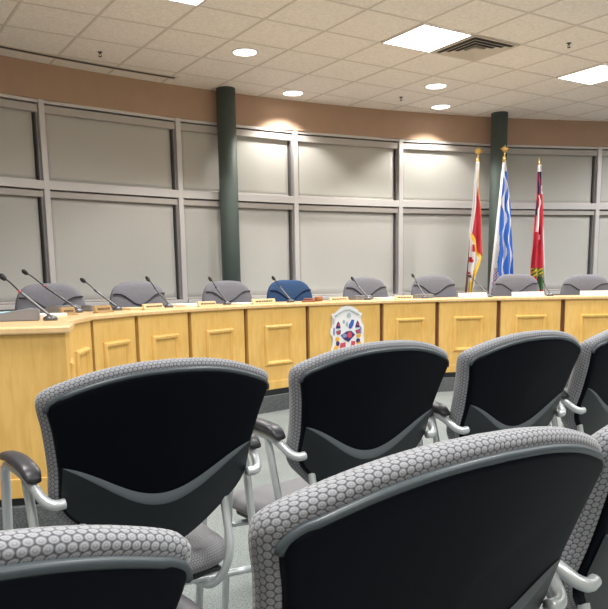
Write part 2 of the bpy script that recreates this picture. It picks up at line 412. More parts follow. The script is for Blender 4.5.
# DV runs left end -> right; left normal (-y,x) of that direction is away from the audience
place = ['hidden behind the end counter', 'beside the end counter', 'below the second name plate',
         'fourth along from the end counter', 'left of the green column, fifth along', 'below the chair with blue upholstery', 'carrying the coat of arms',
         'just right of the coat of arms section', 'second right of the coat of arms section', 'third right of the coat of arms section',
         'fourth right of the coat of arms section, at the right edge', 'beyond the right edge of the photo']
PT, PB = TOP - .032, PLAT
def desk_section(i):
    a, b = Vector(DV[i]), Vector(DV[i + 1]); d = b - a; W = d.length; mid = (a + b) / 2; rz = math.atan2(d.y, d.x)
    t = thing('desk_section', 'maple desk front section %s' % place[i], 'desk', (mid.x, mid.y, PB), rz, 'maple sections of the curved council desk')
    h = W / 2 - .022; H = PT - PB
    if i==0: 
        boxo('front_panel', (-W/2+.34, h, 0, .022, .035, H), M['maple'], t, .002)
    else:
        boxo('front_panel', (-h, h, 0, .022, .035, H), M['maple'], t, .002)
    boxo('side_panel', (-h if i else -W/2+.34, -h + .02 if i else -W/2+.36, .022, .40, .035, H), M['maple'], t)
    boxo('side_panel', (h - .02, h, .022, .40, .035, H), M['maple'], t)
    boxo('joint_filler', (h - .0, h + .044, .028, .04, .0, H), M['gapwood'], t)
    boxo('kick_board', (-h - .02 if i else -W/2+.34, h + .02, -.004, .018, 0, .05), M['black'], t)
    boxo('bottom_rail', (-h + .0 if i else -W/2+.34, h, -.010, 0, .05, .125), M['maple'], t, .004)
    if i == 6: return t
    # raised picture-frame moulding
    fw = .29 * (W / .66) / 2 * 1.13; z0, z1 = .235, .60
    fw = .165; z0, z1 = .262, .615
    bm = bmesh.new(); q = []
    prof = [(0, 0), (.002, -.010), (.012, -.022), (.026, -.020), (.036, -.008), (.040, 0)]
    for (sx, sz) in ((-1, 0), (1, 0), (1, 1), (-1, 1)):
        q.append([bm.verts.new((sx * (fw - o), yy, (z1 - o) if sz else (z0 + o))) for o, yy in prof])
    for s in range(4):
        A_, B_ = q[s], q[(s + 1) % 4]
        for j in range(len(prof) - 1): bm.faces.new((A_[j], B_[j], B_[j + 1], A_[j + 1]))
    obj('frame_moulding', bm, M['maple'], t)
    return t
secs = [desk_section(i) for i in range(len(DV) - 1)]

# worktop: continuous, following the sections, with a rounded lip
def worktop(name, front, depth, label):
    fo = offpoly(front, -.022); bo = offpoly(front, depth)
    bm = bmesh.new(); n = len(front)
    prof = lambda i: None
    rows = []
    for i in range(n):
        f = Vector(fo[i]); b = Vector(bo[i]); u = (b - f).normalized()
        pts = [(b, TOP - .03), (f + u * .004, TOP - .03), (f, TOP - .026), (f, TOP - .008), (f + u * .003, TOP - .002), (f + u * .009, TOP), (b, TOP)]
        rows.append([bm.verts.new((p.x, p.y, z)) for p, z in pts])
    m = len(rows[0])
    for s, t in zip(rows, rows[1:]):
        for k in range(m): bm.faces.new((s[k], t[k], t[(k + 1) % m], s[(k + 1) % m]))
    bm.faces.new(rows[0]); bm.faces.new(rows[-1][::-1])
    return tag(obj(name, bm, M['maple_top']), label, 'desk top')
WTF = [(-1.155, 3.655)] + DV[1:]
worktop('worktop', WTF, .66, 'long curved maple worktop running over all the desk sections')

# desk end: the end counter facing the audience at far left
e0 = Vector((-1.035, 3.30)); ed = endd; nrm = Vector((-ed.y, ed.x))
if nrm.y < 0: nrm = -nrm
te = thing('desk_end', 'wide plain maple end counter closing the left end of the desk', 'desk', (e0.x, e0.y, PLAT), math.atan2(-ed.y, -ed.x))
LW = 1.1
boxo('front_panel', (-LW, -.012, 0, .025, .035, PT - PLAT), M['maple'], te, .002)
boxo('side_panel', (-.034, -.012, .025, .30, .035, PT - PLAT), M['maple'], te, .002)
boxo('kick_board', (-LW, -.02, .006, .022, 0, .035), M['black'], te)
boxo('bottom_rail', (-LW, -.012, -.010, 0, .035, .125), M['maple'], te, .004)
bm = bmesh.new(); box(bm, -LW, .012, -.025, .33, TOP - .03 - PLAT, TOP + .003 - PLAT, .008)
obj('counter_top', bm, M['maple_top'], te)

# ------------------------------------------------------------------ coat of arms on the centre section
a, b = Vector(DV[6]), Vector(DV[7]); rz6 = math.atan2((b - a).y, (b - a).x); mid6 = (a + b) / 2
cr = thing('coat_of_arms', 'white cut-out coat of arms in red blue and gold on the centre desk section', 'emblem', (mid6.x, mid6.y, 0), rz6)
# crest coordinates: the crop of 608 px = 52 px of photo; x about 325 px, z from the slab down
K = .00081 * 1.03 * 1.06
def cp(px, py): return ((px - 325) * K * 1.17 + .008, .900 - (py - 60) * K * .93)
def plaque(name, pts, y0, y1, m, parent, smooth_n=0):
    P = [cp(*p) for p in pts]
    if smooth_n:
        Q = catmull([(x, 0, z) for x, z in P + P[:1]], smooth_n)[:-1]; P = [(v.x, v.z) for v in Q]
    bm = bmesh.new()
    f = [bm.verts.new((x, y1, z)) for x, z in P]; g = [bm.verts.new((x, y0, z)) for x, z in P]
    bm.faces.new(f[::-1]); bm.faces.new(g)
    for i in range(len(P)): bm.faces.new((f[i], f[(i + 1) % len(P)], g[(i + 1) % len(P)], g[i]))
    bmesh.ops.triangulate(bm, faces=[x for x in bm.faces if len(x.verts) > 4])
    return obj(name, bm, m, parent)
outl = [(320, 65), (380, 75), (435, 110), (470, 150), (495, 155), (490, 180), (465, 205), (480, 245), (510, 290), (515, 350), (500, 400), (515, 460), (515, 560), (500, 640),
        (450, 690), (330, 715), (210, 690), (150, 640), (145, 560), (165, 480), (165, 420), (140, 380), (145, 320), (180, 265), (195, 220), (160, 190), (155, 160), (185, 150), (215, 120), (260, 80)]
plaque('backing', outl, -.012, -.002, M['c_white'], cr, 3)
def blob(name, m, *polys, y=-.018):
    for p in polys: plaque(name, p, y, -.010, m, cr)
def disc(cx_, cy_, rx, ry, n=14): return [(cx_ + rx * cos(2 * PI * i / n), cy_ + ry * sin(2 * PI * i / n)) for i in range(n)]
blob('scroll', M['c_grey'], [(185, 170), (230, 140), (290, 110), (350, 105), (420, 140), (465, 170), (455, 180), (410, 155), (350, 122), (290, 128), (235, 158), (195, 190)])
blob('crest_top', M['c_grey'], disc(343, 175, 22, 32), disc(285, 245, 14, 22), disc(320, 275, 12, 30))
blob('shield_wing', M['c_blue'], [(375, 225), (400, 230), (390, 290), (365, 330), (340, 320), (345, 280)])
for s, x in ((1, 222), (-1, 440)):
    blob('supporter', M['c_purple'], [(x - 26, 318), (x + 24, 318), (x + 16, 265), (x, 240), (x - 14, 268)], [(x - 24, 350), (x + 26, 338), (x + 22, 385), (x - 10, 388)])
    blob('supporter_sash', M['c_red'], [(x - 10, 290), (x + 12, 290), (x + 2, 255)], disc(x - 2 * s, 362, 18, 16), y=-.021)
    blob('flank', M['c_lilac'], disc(325 + (-150 if s > 0 else 150), 350, 9, 45))
blob('shield', M['c_purple'], [(250, 400), (320, 355), (370, 355), (410, 400), (370, 440), (335, 480), (290, 450)])
blob('shield_red', M['c_red'], disc(345, 400, 26, 34), y=-.021)
blob('shield_lilac', M['c_lilac'], disc(290, 405, 26, 22), y=-.021)
blob('base_figure', M['c_red'], [(245, 490), (300, 480), (305, 560), (240, 580)], [(370, 470), (410, 475), (405, 550), (362, 560)])
blob('gold_figure', M['c_yellow'], disc(212, 440, 20, 26), disc(450, 415, 26, 22), disc(195, 560, 26, 50), disc(455, 520, 28, 40))
blob('dark_figure', M['c_purple'], disc(215, 490, 18, 30), disc(445, 470, 22, 26))

# ------------------------------------------------------------------ audience chairs
def ringmesh(name, outline, prof, fn, m, parent, uvs=True):
    """closed cushion: outline = flat (x,z) loop, prof = [(inset, y)] from back centre over the rim to the front centre"""
    bm = bmesh.new(); uvl = bm.loops.layers.uv.new('UVMap')
    n = len(outline); cx_ = 0; cz_ = sum(p[1] for p in outline) / n
    # outline normals
    nor = []
    for i in range(n):
        a_, b_ = Vector(outline[i - 1]), Vector(outline[(i + 1) % n]); t = (b_ - a_).normalized(); nor.append(Vector((t.y, -t.x)))
    area = sum(outline[i][0] * outline[(i + 1) % n][1] - outline[(i + 1) % n][0] * outline[i][1] for i in range(n))
    sg = 1 if area > 0 else -1
    arcs = [0.]
    for i in range(n): arcs.append(arcs[-1] + (Vector(outline[(i + 1) % n]) - Vector(outline[i])).length)
    rings = []; vd = []; dd = 0; last = None
    for (ins, y) in prof:
        if last is not None: dd += math.hypot(ins - last[0], y - last[1])
        last = (ins, y); vd.append(dd); ring = []
        for i, (x, z) in enumerate(outline):
            if ins <= .012: p = Vector((x, z)) - nor[i] * sg * ins
            else:
                q = Vector((x, z)) - nor[i] * sg * .012; f = min(1, (ins - .012) / .238); p = q.lerp(Vector((cx_, cz_)), f * .96)
            ring.append(bm.verts.new(fn(p.x, y, p.y)))
        rings.append(ring)
    for j in range(len(rings) - 1):
        for i in range(n):
            k = (i + 1) % n
            f = bm.faces.new((rings[j][i], rings[j][k], rings[j + 1][k], rings[j + 1][i]))
            for l, (s, v) in zip(f.loops, ((arcs[i], vd[j]), (arcs[i + 1], vd[j]), (arcs[i + 1], vd[j + 1]), (arcs[i], vd[j + 1]))): l[uvl].uv = (s, v)
    for ring in (rings[0], rings[-1]):
        c = bm.verts.new(sum((v.co for v in ring), Vector()) / n)
        for i in range(n): bm.faces.new((ring[i], ring[(i + 1) % n], c))
    return obj(name, bm, m, parent, smooth=True)
ZC = .885                                         # height of the top corners of the back
half = [(0, .046), (.07, .0435), (.13, .036), (.18, .025), (.225, .011), (.252, .000), (.266, -.012), (.269, -.028), (.265, -.05), (.257, -.08), (.248, -.13), (.241, -.18), (.239, -.225),
        (.233, -.258), (.216, -.288), (.185, -.318), (.14, -.357), (.09, -.392), (.05, -.408), (0, -.412)]
hs = catmull([(x, 0, z) for x, z in half], 3)
hs = [(v.x, v.z) for v in hs]
OUT = hs + [(-x, z) for x, z in hs[-2:0:-1]]
REC = .36
def bend(x, y, z):                                # flat back -> reclined, wrapped back
    zz = z
    lum = -.018 * math.exp(-((zz + .24) / .09) ** 2)
    return Vector((x, y + REC * (-zz) + .42 * x * x + lum * 0, ZC + zz - .02 * 0))
def surf_y(x, z): return bend(x, 0, z).y
def zc(x):                                        # centre line of the smile-shaped ledge
    t = abs(x) / .225; return -.270 + .105 * (.55 * (.5 - .5 * cos(PI * min(1, t))) + .45 * t * t)
def make_audience_chair(label):
    t = thing('audience_chair', label, 'chair', group='upholstered audience chairs in rows')
    cush = [(.25, .012), (.12, .012), (.03, .010), (.012, .010), (.004, .013), (-.002, .022), (-.003, .036), (.000, .050), (.006, .060), (.014, .068), (.04, .076), (.13, .082), (.25, .084)]
    out2 = [(x, z + .001) for x, z in OUT]
    ringmesh('back_cushion', out2, cush, bend, M['fabric'], t)
    sh = [(.25, -.004), (.12, -.004), (.05, -.004), (.022, -.004), (.015, -.003), (.010, .001), (.009, .010), (.02, .014), (.1, .014), (.25, .014)]
    ringmesh('back_shell', [(x * .99, z - .003 - .008 * max(0, min(1, (z + .2) / .18))) for x, z in OUT], sh, bend, M['shell'], t)
    # rounded lip around the shell top, coloured paler as light on the edge
    bm = bmesh.new(); pts = []
    for (x, z) in [(-x, z) for x, z in hs[20:0:-1]] + hs[:21]:
        pts.append(bend(x * .965, .0025 + .003 * (abs(x) > .24), z - .0185))
    tube(bm, pts, .0056, 10, curve=False)
    obj('shell_lip', bm, M['lip'], t, smooth=True)
    # lower cover with smile ledge
    bm = bmesh.new(); n = 36; rows = []
    low = [(x, z) for x, z in hs if z < -.15]
    def zbot(x):
        ax_ = abs(x) / .965
        best = -.352
        for (p, q) in zip(hs, hs[1:]):
            if p[1] < -.15 and (p[0] - ax_) * (q[0] - ax_) <= 0 and p[0] != q[0]:
                f = (ax_ - p[0]) / (q[0] - p[0]); best = p[1] + f * (q[1] - p[1]) + .014; break
        return best
    for i in range(n + 1):
        x = -.226 + .452 * i / n; tt = max(0, 1 - (abs(x) / .226) ** 2)
        th = .0125 * tt ** .8 + .0004; pr = .011 * tt ** .6 + .0006
        c0 = zc(x); zb = min(zbot(x), c0 - th - .004)
        zs = [c0 + th, c0 + th * .3, c0 - th * .6, c0 - th, c0 - th - (c0 - th - zb) * .5, zb]
        ys = [-.0048, -.004 - pr * .55, -.004 - pr * .95, -.004 - pr, -.004 - pr * .8, -.0045]
        rows.append([bm.verts.new(bend(x, y, z)) for y, z in zip(ys, zs)])
    for s, q in zip(rows, rows[1:]):
        for k in range(5): 
            f = bm.faces.new((s[k], s[k + 1], q[k + 1], q[k])); f.material_index = 1 if k < 3 else 0
    lo = obj('lower_back_cover', bm, [M['shell2'], M['ledge']], t, flip=True)
    for p in lo.data.polygons: p.use_smooth = True
    # seat
    so = []
    for i in range(64):
        an = 2 * PI * i / 64; cxx, czz = cos(an), sin(an); e = .42
        so.append((.238 * math.copysign(abs(cxx) ** e, cxx), .225 * math.copysign(abs(czz) ** e, czz)))
    def sf(x, y, z): return Vector((x * (1 - .04 * (z < 0)), .355 + z, .455 - y + .01 * (x / .24) ** 2 - .10 * max(0, (z - .12)) ** 1.0))
    sp = [(.25, .005), (.12, .004), (.03, .008), (.012, .018), (.0, .035), (.004, .052), (.015, .062), (.05, .068), (.25, .070)]
    ringmesh('seat_cushion', so, sp, sf, M['seatfab'], t)
    boxo('seat_pan', (-.19, .19, .17, .54, .365, .388), M['shell2'], t, .01)
    for s in (-1, 1):
        ys = surf_y(.205, -.215)
        arm = tubeo('arm_tube', [(s * .222, ys - .004, .642), (s * .244, ys - .004, .642), (s * .260, ys + .010, .651), (s * .270, ys + .04, .672), (s * .272, ys + .08, .684), (s * .272, .26, .688), (s * .272, .34, .685),
                                 (s * .272, .385, .665), (s * .271, .405, .58), (s * .268, .455, .30), (s * .266, .50, .012)], .0115, M['silver'], t, 12)
        # pad
        bm = bmesh.new(); rws = []
        L0, L1 = ys + .033, .365
        for j in range(15):
            f = j / 14; y = L0 + (L1 - L0) * f; wv = .0215 * (1 - .10 * abs(2 * f - 1) ** 3) * (.8 if j in (0, 14) else 1); z = .702 + .010 * sin(PI * f) - (.012 if j == 0 else .004 * (f < .12)); th = .013 * (.6 if j in (0, 14) else 1)
            rws.append([bm.verts.new((s * .272 + wv * math.copysign(abs(cos(a_)) ** .6, cos(a_)), y, z + th * (abs(sin(a_)) ** .7 if sin(a_) > 0 else .7 * sin(a_)))) for a_ in [2 * PI * q / 16 for q in range(16)]])
        for p, q in zip(rws, rws[1:]):
            for k in range(16): bm.faces.new((p[k], p[(k + 1) % 16], q[(k + 1) % 16], q[k]))
        bm.faces.new(rws[0]); bm.faces.new(rws[-1][::-1])
        obj('arm_pad', bm, M['pad'], t, smooth=True)
        tubeo('rear_leg', [(s * .272, ys + .10, .680), (s * .270, ys + .075, .59), (s * .264, ys + .03, .40), (s * .262, ys - .06, .012)], .0105, M['silver'], t, 12)
        tubeo('back_support', [(s * .175, surf_y(.175, -.27) + .024, .615), (s * .175, .118, .54), (s * .172, .098, .46), (s * .160, .112, .395), (s * .140, .16, .352), (s * .13, .28, .348), (s * .13, .44, .350)], .0105, M['silver'], t, 12)
        for y in (.145, .505):
            bm = bmesh.new(); lathe(bm, [(.014, 0), (.015, .012), (.012, .02)], 12, (s * (.262 if y < .2 else .266), (ys - .06 if y < .2 else .50), 0)); obj('glide', bm, M['pad'], t)
    tubeo('seat_crossbar', [(-.264, .14, .372), (0, .20, .360), (.264, .14, .372)], .0095, M['silver'], t, 10)
    tubeo('seat_crossbar', [(-.268, .445, .37), (0, .46, .355), (.268, .445, .37)], .0095, M['silver'], t, 10)
    return t
CH = [  # x, y, yaw(deg), scale, label
    (-.274, 1.575, 34.5, 'black-backed audience chair in the second row, farthest left, in front of the desk end'),
    (.234, 1.985, 34.5, 'black-backed audience chair in the second row, directly below the coat of arms'),
    (.734, 2.300, 34.5, 'black-backed audience chair in the second row, third from the left'),
    (1.200, 2.645, 42.0, 'black-backed audience chair in the second row, cut off by the right edge'),
    (-.294, .455, 35.0, 'nearest audience chair at the bottom left corner, only its back top showing'),
    (.214, .800, 35.0, 'large nearest audience chair back filling the bottom centre right'),
    (.664, 1.190, 46.0, 'front-row audience chair at the bottom right edge, seen past the large centre chair'),
    (-.785, 1.215, 36.0, 'audience chair beyond the left edge, beside the leftmost second-row chair'),
]
proto = None
for i, (x, y, yw, lab) in enumerate(CH):
    if proto is None:
        proto = make_audience_chair(lab); proto.location = (x, y, 0); proto.rotation_euler = (0, 0, R(yw))
    else: dup(proto, (x, y, 0), R(yw), lab).scale = (1, 1, 1.014 if i in (1, 2, 3, 7) else (.992 if i == 4 else .998))
proto.scale = (1, 1, 1.014)

# ------------------------------------------------------------------ council chairs behind the desk
def make_council_chair(label, fab, seam):
    t = thing('council_chair', label, 'chair', group='council chairs behind the desk')
    hf = [(0, .30), (.08, .298), (.155, .286), (.215, .252), (.255, .19), (.275, .10), (.28, 0), (.275, -.10), (.26, -.20), (.23, -.28), (.16, -.32), (.06, -.33), (0, -.33)]
    h2 = [(v.x, v.z) for v in catmull([(x, 0, z) for x, z in hf], 3)]
    out = h2 + [(-x, z) for x, z in h2[-2:0:-1]]
    fn = lambda x, y, z: Vector((x, y + .10 * z - .35 * x * x, .70 + z))        # sitter side is -y
    pr = [(.25, .035), (.12, .033), (.05, .028), (.02, .018), (.006, .006), (0, -.012), (.006, -.030), (.02, -.042), (.05, -.052), (.12, -.060), (.25, -.062)]
    bk = ringmesh('backrest', out, pr, fn, fab, t)
    # wave seam sewn across the backrest
    def zsm(x):
        return .095 + .095 * (.5 - .5 * cos(PI * min(1, abs(x) / .20)))
    pts = []
    for i in range(33):
        x = -.245 + .49 * i / 32
        z = zsm(x) + .005
        ins = .262 - abs(x) + .0
        yy = -.034 - .030 * min(1, max(0, ins) / .09) ** .6
        pts.append(fn(x, yy, z))
    bm = bmesh.new(); tube(bm, pts, .0065, 6, curve=False); obj('wave_seam', bm, seam, bk, smooth=True)
    so = [(.25 * math.copysign(abs(cos(a_)) ** .5, cos(a_)), .24 * math.copysign(abs(sin(a_)) ** .5, sin(a_))) for a_ in [2 * PI * i / 48 for i in range(48)]]
    ringmesh('seat', so, [(.25, -.02), (.05, -.015), (.01, 0), (0, .03), (.01, .06), (.05, .07), (.25, .07)], lambda x, y, z: Vector((x, -.27 + z, .47 - y)), fab, t)
    tubeo('back_bar', [(0, .05, .55), (0, .06, .45), (0, -.02, .37), (0, -.2, .37)], .022, M['micblack'], t)
    for s in (-1, 1):
        tubeo('armrest', [(s * .24, -.10, .39), (s * .31, -.12, .42), (s * .315, -.12, .60), (s * .31, -.15, .64), (s * .31, -.36, .64)], .017, M['micblack'], t)
    tubeo('gas_column', [(0, -.25, .10), (0, -.25, .40)], .025, M['micblack'], t, curve=False)
    for k in range(5):
        a_ = 2 * PI * k / 5 + .3
        tubeo('base_leg', [(0, -.25, .11), (.28 * cos(a_), -.25 + .28 * sin(a_), .075)], (.022, .014), M['micblack'], t, curve=False)
        bm = bmesh.new(); bmesh.ops.create_uvsphere(bm, u_segments=12, v_segments=8, radius=.028)
        for v in bm.verts: v.co += Vector((.29 * cos(a_), -.25 + .29 * sin(a_), .028))
        obj('caster', bm, M['micblack'], t, smooth=True)
    return t
COUNCIL = [  # x, y, top z above platform tweak, label
    (-1.947, 5.816, 0.0, 'grey council chair farthest left, behind the first pair of microphones'),
    (-1.457, 6.669, .01, 'grey council chair second from the left, between two microphones'),
    (-.751, 7.455, .01, 'grey council chair in front of the left green column'),
    (-.142, 7.918, .01, 'blue council chair, the only blue one, left of the coat of arms'),
    (.690, 8.346, .025, 'grey council chair just above and right of the coat of arms'),
    (1.489, 8.586, .04, 'grey council chair left of the red flag with gold fringe'),
    (2.457, 8.689, .04, 'grey council chair in front of the blue and white flag'),
    (3.236, 8.630, .02, 'grey council chair at the far right edge, right of the three flags'),
]
gproto = None
for i, (x, y, dz, lab) in enumerate(COUNCIL):
    rz = math.atan2(y - DC[1], x - DC[0]) - PI / 2
    # +y of the chair (its back) points outward from the desk centre
    if i == 3: c_ = make_council_chair(lab, M['cblue'], M['seam_b']); c_.location = (x, y, PLAT); c_.rotation_euler = (0, 0, rz)
    elif gproto is None: gproto = make_council_chair(lab, M['cgrey'], M['seam_g']); gproto.location = (x, y, PLAT); gproto.rotation_euler = (0, 0, rz); c_ = gproto
    else: c_ = dup(gproto, (x, y, PLAT), rz, lab)
    c_.scale = (1, 1, 1 + dz); c_.rotation_euler.z = rz + R([-30, -17, -9, -2, 0, 0, 0, 0][i])

# ------------------------------------------------------------------ things on the desk
def ray_dir(px, py):
    du, dv = (px - 304) / FPX, (py - 405) / FPX; c, s = cos(ROLL), sin(ROLL)
    u = du * c + dv * s; v = -du * s + dv * c
    return Vector((u, cos(PITCH) - v * sin(PITCH), -sin(PITCH) - v * cos(PITCH)))
def on_desk(px, rad, py=300):
    """worktop point on the sight line through column px at a given distance from the desk's centre"""
    r = ray_dir(px, py); ox, oy = -DC[0], -DC[1]
    A_ = r.x ** 2 + r.y ** 2; B_ = 2 * (r.x * ox + r.y * oy); C_ = ox * ox + oy * oy - rad * rad
    t = (-B_ + math.sqrt(B_ * B_ - 4 * A_ * C_)) / 2 / A_; return (r.x * t, r.y * t)
def outward(p): 
    v = Vector((p[0] - DC[0], p[1] - DC[1])); return v.normalized()
MICS = [  # base px, head px, head z
    ((50, 312), (1.3, 276), 'nearest gooseneck microphone at the desk end, crossing the left edge'),
    ((77, 312.5), (23.8, 271.4), 'gooseneck microphone in front of the leftmost grey council chair'),
    ((117, 308), (82, 279.6), 'gooseneck microphone just left of the second grey council chair'),
    ((168.6, 304), (147, 278), 'gooseneck microphone at the right of the second grey council chair'),
    ((227, 302), (209.5, 278), 'gooseneck microphone in front of the chair by the left green column'),
    ((290.5, 299.5), (273, 277.6), 'gooseneck microphone in front of the blue council chair'),
    ((367.7, 297), (352, 278), 'gooseneck microphone above the coat of arms section'),
    ((424.8, 296), (412.6, 275), 'gooseneck microphone left of the grey chair before the red flag'),
    ((489, 294), (469.2, 275.3), 'gooseneck microphone below the red flag with gold fringe'),
    ((550, 291.5), (540.3, 275.3), 'gooseneck microphone below the red ensign flag'),
]
for i, (b_, h_, lab) in enumerate(MICS):
    if i == 0:
        base = Vector((-1.32, 3.95))
        rd = ray_dir(*b_); base = Vector((rd.x, rd.y)) * (3.93 / rd.y)
    else: base = Vector(on_desk(b_[0], DR + (.30 if i > 1 else .36)))
    o = outward(base)
    # head: on the sight line of its own, a bit further out than the base
    out_d = {0: .30, 1: .30}.get(i, .16)
    rr = ray_dir(*h_)
    t_ = (base.y + out_d * max(.3, o.y)) / rr.y
    head = Vector((rr.x * t_, rr.y * t_, CAMZ + rr.z * t_))
    t = thing('gooseneck_microphone', lab, 'microphone', (base.x, base.y, TOP), 0, 'gooseneck microphones on the desk')
    hv = Vector((head.x - base.x, head.y - base.y, head.z - TOP))
    bm = bmesh.new(); lathe(bm, [(.036, 0), (.037, .010), (.032, .020), (.018, .026), (.014, .030)], 20); obj('base', bm, M['micgrey'], t, smooth=True)
    s0 = Vector((0, 0, .024)); s1 = s0.lerp(hv, .62) + Vector((0, 0, -.004))
    tubeo('lower_stem', [s0, s0.lerp(s1, .5), s1], .0075, M['micgrey'], t, 8)
    tubeo('upper_stem', [s1, s1.lerp(hv, .5) + Vector((0, 0, .006)), hv * .97 + Vector((0, 0, .002))], .0045, M['micblack'], t, 8)
    dn = (hv - s1).normalized()
    tubeo('light_ring', [s1 - dn * .006, s1 + dn * .006], .0078, M['red'] if i < 2 else M['micblack'], t, 10, curve=False)
    q = [hv - dn * .035, hv - dn * .022, hv, hv + dn * .014]
    bm = bmesh.new()
    for (a_, b2, r0, r1) in ((q[0], q[1], .007, .014), (q[1], q[2], .014, .0155), (q[2], q[3], .0155, .008)): tube(bm, [a_, b2], (r0, r1), 12, curve=False)
    obj('windscreen', bm, M['micblack'], t, smooth=True)

def flat_box(name, px, rad, w, d, h, m, label, cat, group=None, tilt=0., z=0., turn=0., xy=None):
    p = xy or on_desk(px, rad); o = outward(p); rz = math.atan2(o.y, o.x) - PI / 2 + turn
    bm = bmesh.new(); box(bm, -w / 2, w / 2, -d / 2, d / 2, 0, h, min(.003, h * .3))
    if tilt:
        for v in bm.verts: v.co.y += tilt * v.co.z
    t = obj(name, bm, m); t.location = (p[0], p[1], TOP + z); t.rotation_euler = (0, 0, rz); tag(t, label, cat, group); return t
# wedge consoles
def wedge(px, rad, w, d, h, label, xy=None, turn=0.):
    p = xy or on_desk(px, rad); o = outward(p); rz = math.atan2(o.y, o.x) - PI / 2 + turn
    bm = bmesh.new()
    prof = [(-d / 2, 0), (d / 2, 0), (d / 2, h), (d / 2 - .03, h), (-d / 2, .008)]
    prof = [(-d / 2, 0), (d / 2, 0), (d / 2, .012), (-d / 2 + .05, h), (-d / 2, h * .9)]
    L_ = [bm.verts.new((-w / 2, y, z)) for y, z in prof]; R_ = [bm.verts.new((w / 2, y, z)) for y, z in prof]
    bm.faces.new(L_); bm.faces.new(R_[::-1])
    for k in range(5): bm.faces.new((L_[k], L_[(k + 1) % 5], R_[(k + 1) % 5], R_[k]))
    bmesh.ops.bevel(bm, geom=list(bm.edges), offset=.004, segments=2, affect='EDGES')
    t = obj('desk_console', bm, M['console']); t.location = (p[0], p[1], TOP); t.rotation_euler = (0, 0, rz)
    return tag(t, label, 'console', 'grey desk consoles')
wedge(0, 0, .26, .34, .062, 'grey wedge-shaped console nearest the camera on the desk end', xy=(-1.58, 4.0), turn=R(20))
wedge(56, DR + .56, .24, .24, .05, 'grey wedge-shaped console behind the first microphone pair')
wedge(88, DR + .50, .22, .22, .045, 'grey wedge-shaped console left of the third microphone')
wedge(359, DR + .50, .20, .20, .045, 'grey wedge-shaped console above the coat of arms')
wedge(421, DR + .50, .20, .20, .045, 'grey wedge-shaped console left of the grey chair before the red flag')
# name plates with engraved line
def name_plate(px, rad, w, h, m, label, dark=True):
    p = on_desk(px, rad); o = outward(p); rz = math.atan2(o.y, o.x) - PI / 2
    t = thing('name_plate', label, 'name plate', (p[0], p[1], TOP), rz, 'name plates along the desk front')
    bm = bmesh.new(); box(bm, -w / 2, w / 2, -.008, .008, 0, h, .002)
    for v in bm.verts: v.co.y += .25 * v.co.z
    obj('plate', bm, m, t)
    bm = bmesh.new(); box(bm, -w / 2, w / 2, -.02, .02, 0, .008, .002); obj('plate_foot', bm, m, t)
    if dark:
        bm = bmesh.new(); x = -w * .36
        while x < w * .34:
            l = random.uniform(.012, .028); box(bm, x, x + l, -.0105 + .25 * h * .5, -.006 + .25 * h * .5, h * .40, h * .66); x += l + .008
        obj('engraving', bm, M['ink'], t)
name_plate(68, DR + .14, .16, .05, M['plate'], 'brown engraved name plate nearest the desk end')
name_plate(103, DR + .13, .20, .048, M['plate'], 'brown engraved name plate beside the third microphone')
name_plate(153, DR + .13, .23, .042, M['plate_w'], 'light wood name plate under the fourth microphone')
name_plate(207, DR + .12, .21, .042, M['plate_w'], 'light wood name plate left of the fifth microphone')
name_plate(264, DR + .12, .27, .045, M['plate_w'], 'light wood name plate left of the sixth microphone')
name_plate(339, DR + .12, .22, .040, M['plate_w'], 'light wood name plate above the left of the coat of arms')
name_plate(404, DR + .12, .20, .038, M['plate_w'], 'light wood name plate right of the coat of arms')
name_plate(473, DR + .12, .31, .052, M['paper'], 'white name card below the red flag with gold fringe', False)
name_plate(528, DR + .12, .34, .052, M['paper'], 'white name card in front of the chair by the blue flag', False)
name_plate(597, DR + .12, .34, .052, M['paper'], 'white name card at the right edge of the desk', False)
flat_box('paper_stack', 131, DR + .30, .22, .16, .016, M['plate_w'], 'low tan tray of papers between two name plates', 'papers')
flat_box('paper_stack', 187, DR + .34, .26, .22, .022, M['paper'], 'white paper stack left of the fifth microphone', 'papers')
flat_box('paper_stack', 244, DR + .25, .22, .2, .014, M['paper'], 'white papers between the fifth microphone and the blue chair', 'papers')
flat_box('paper_stack', 389, DR + .33, .26, .2, .020, M['paper'], 'white papers right of the seventh microphone', 'papers')
flat_box('paper_stack', 12, 0, .25, .2, .028, M['paper_blue'], 'pale blue paper stack at the left edge of the desk', 'papers', xy=(-1.78, 4.62))
flat_box('paper_stack', 20, 0, .30, .24, .020, M['paper'], 'white paper stack at the left edge behind the console', 'papers', xy=(-1.55, 4.38))
# gavel and block
p = on_desk(312, DR + .14); o = outward(p); rz = math.atan2(o.y, o.x) - PI / 2
t = thing('gavel', 'dark wooden gavel on its block at the left of the centre section', 'gavel', (p[0], p[1], TOP), rz)
boxo('sound_block', (-.10, .02, -.03, .03, 0, .018), M['gavel'], t, .003)
tubeo('gavel_head', [(.05, 0, .028), (.11, 0, .028)], .024, M['gavel'], t, 14, curve=False)
tubeo('handle', [(.08, 0, .03), (-.08, .02, .03)], .006, M['gavel'], t, 8, curve=False)

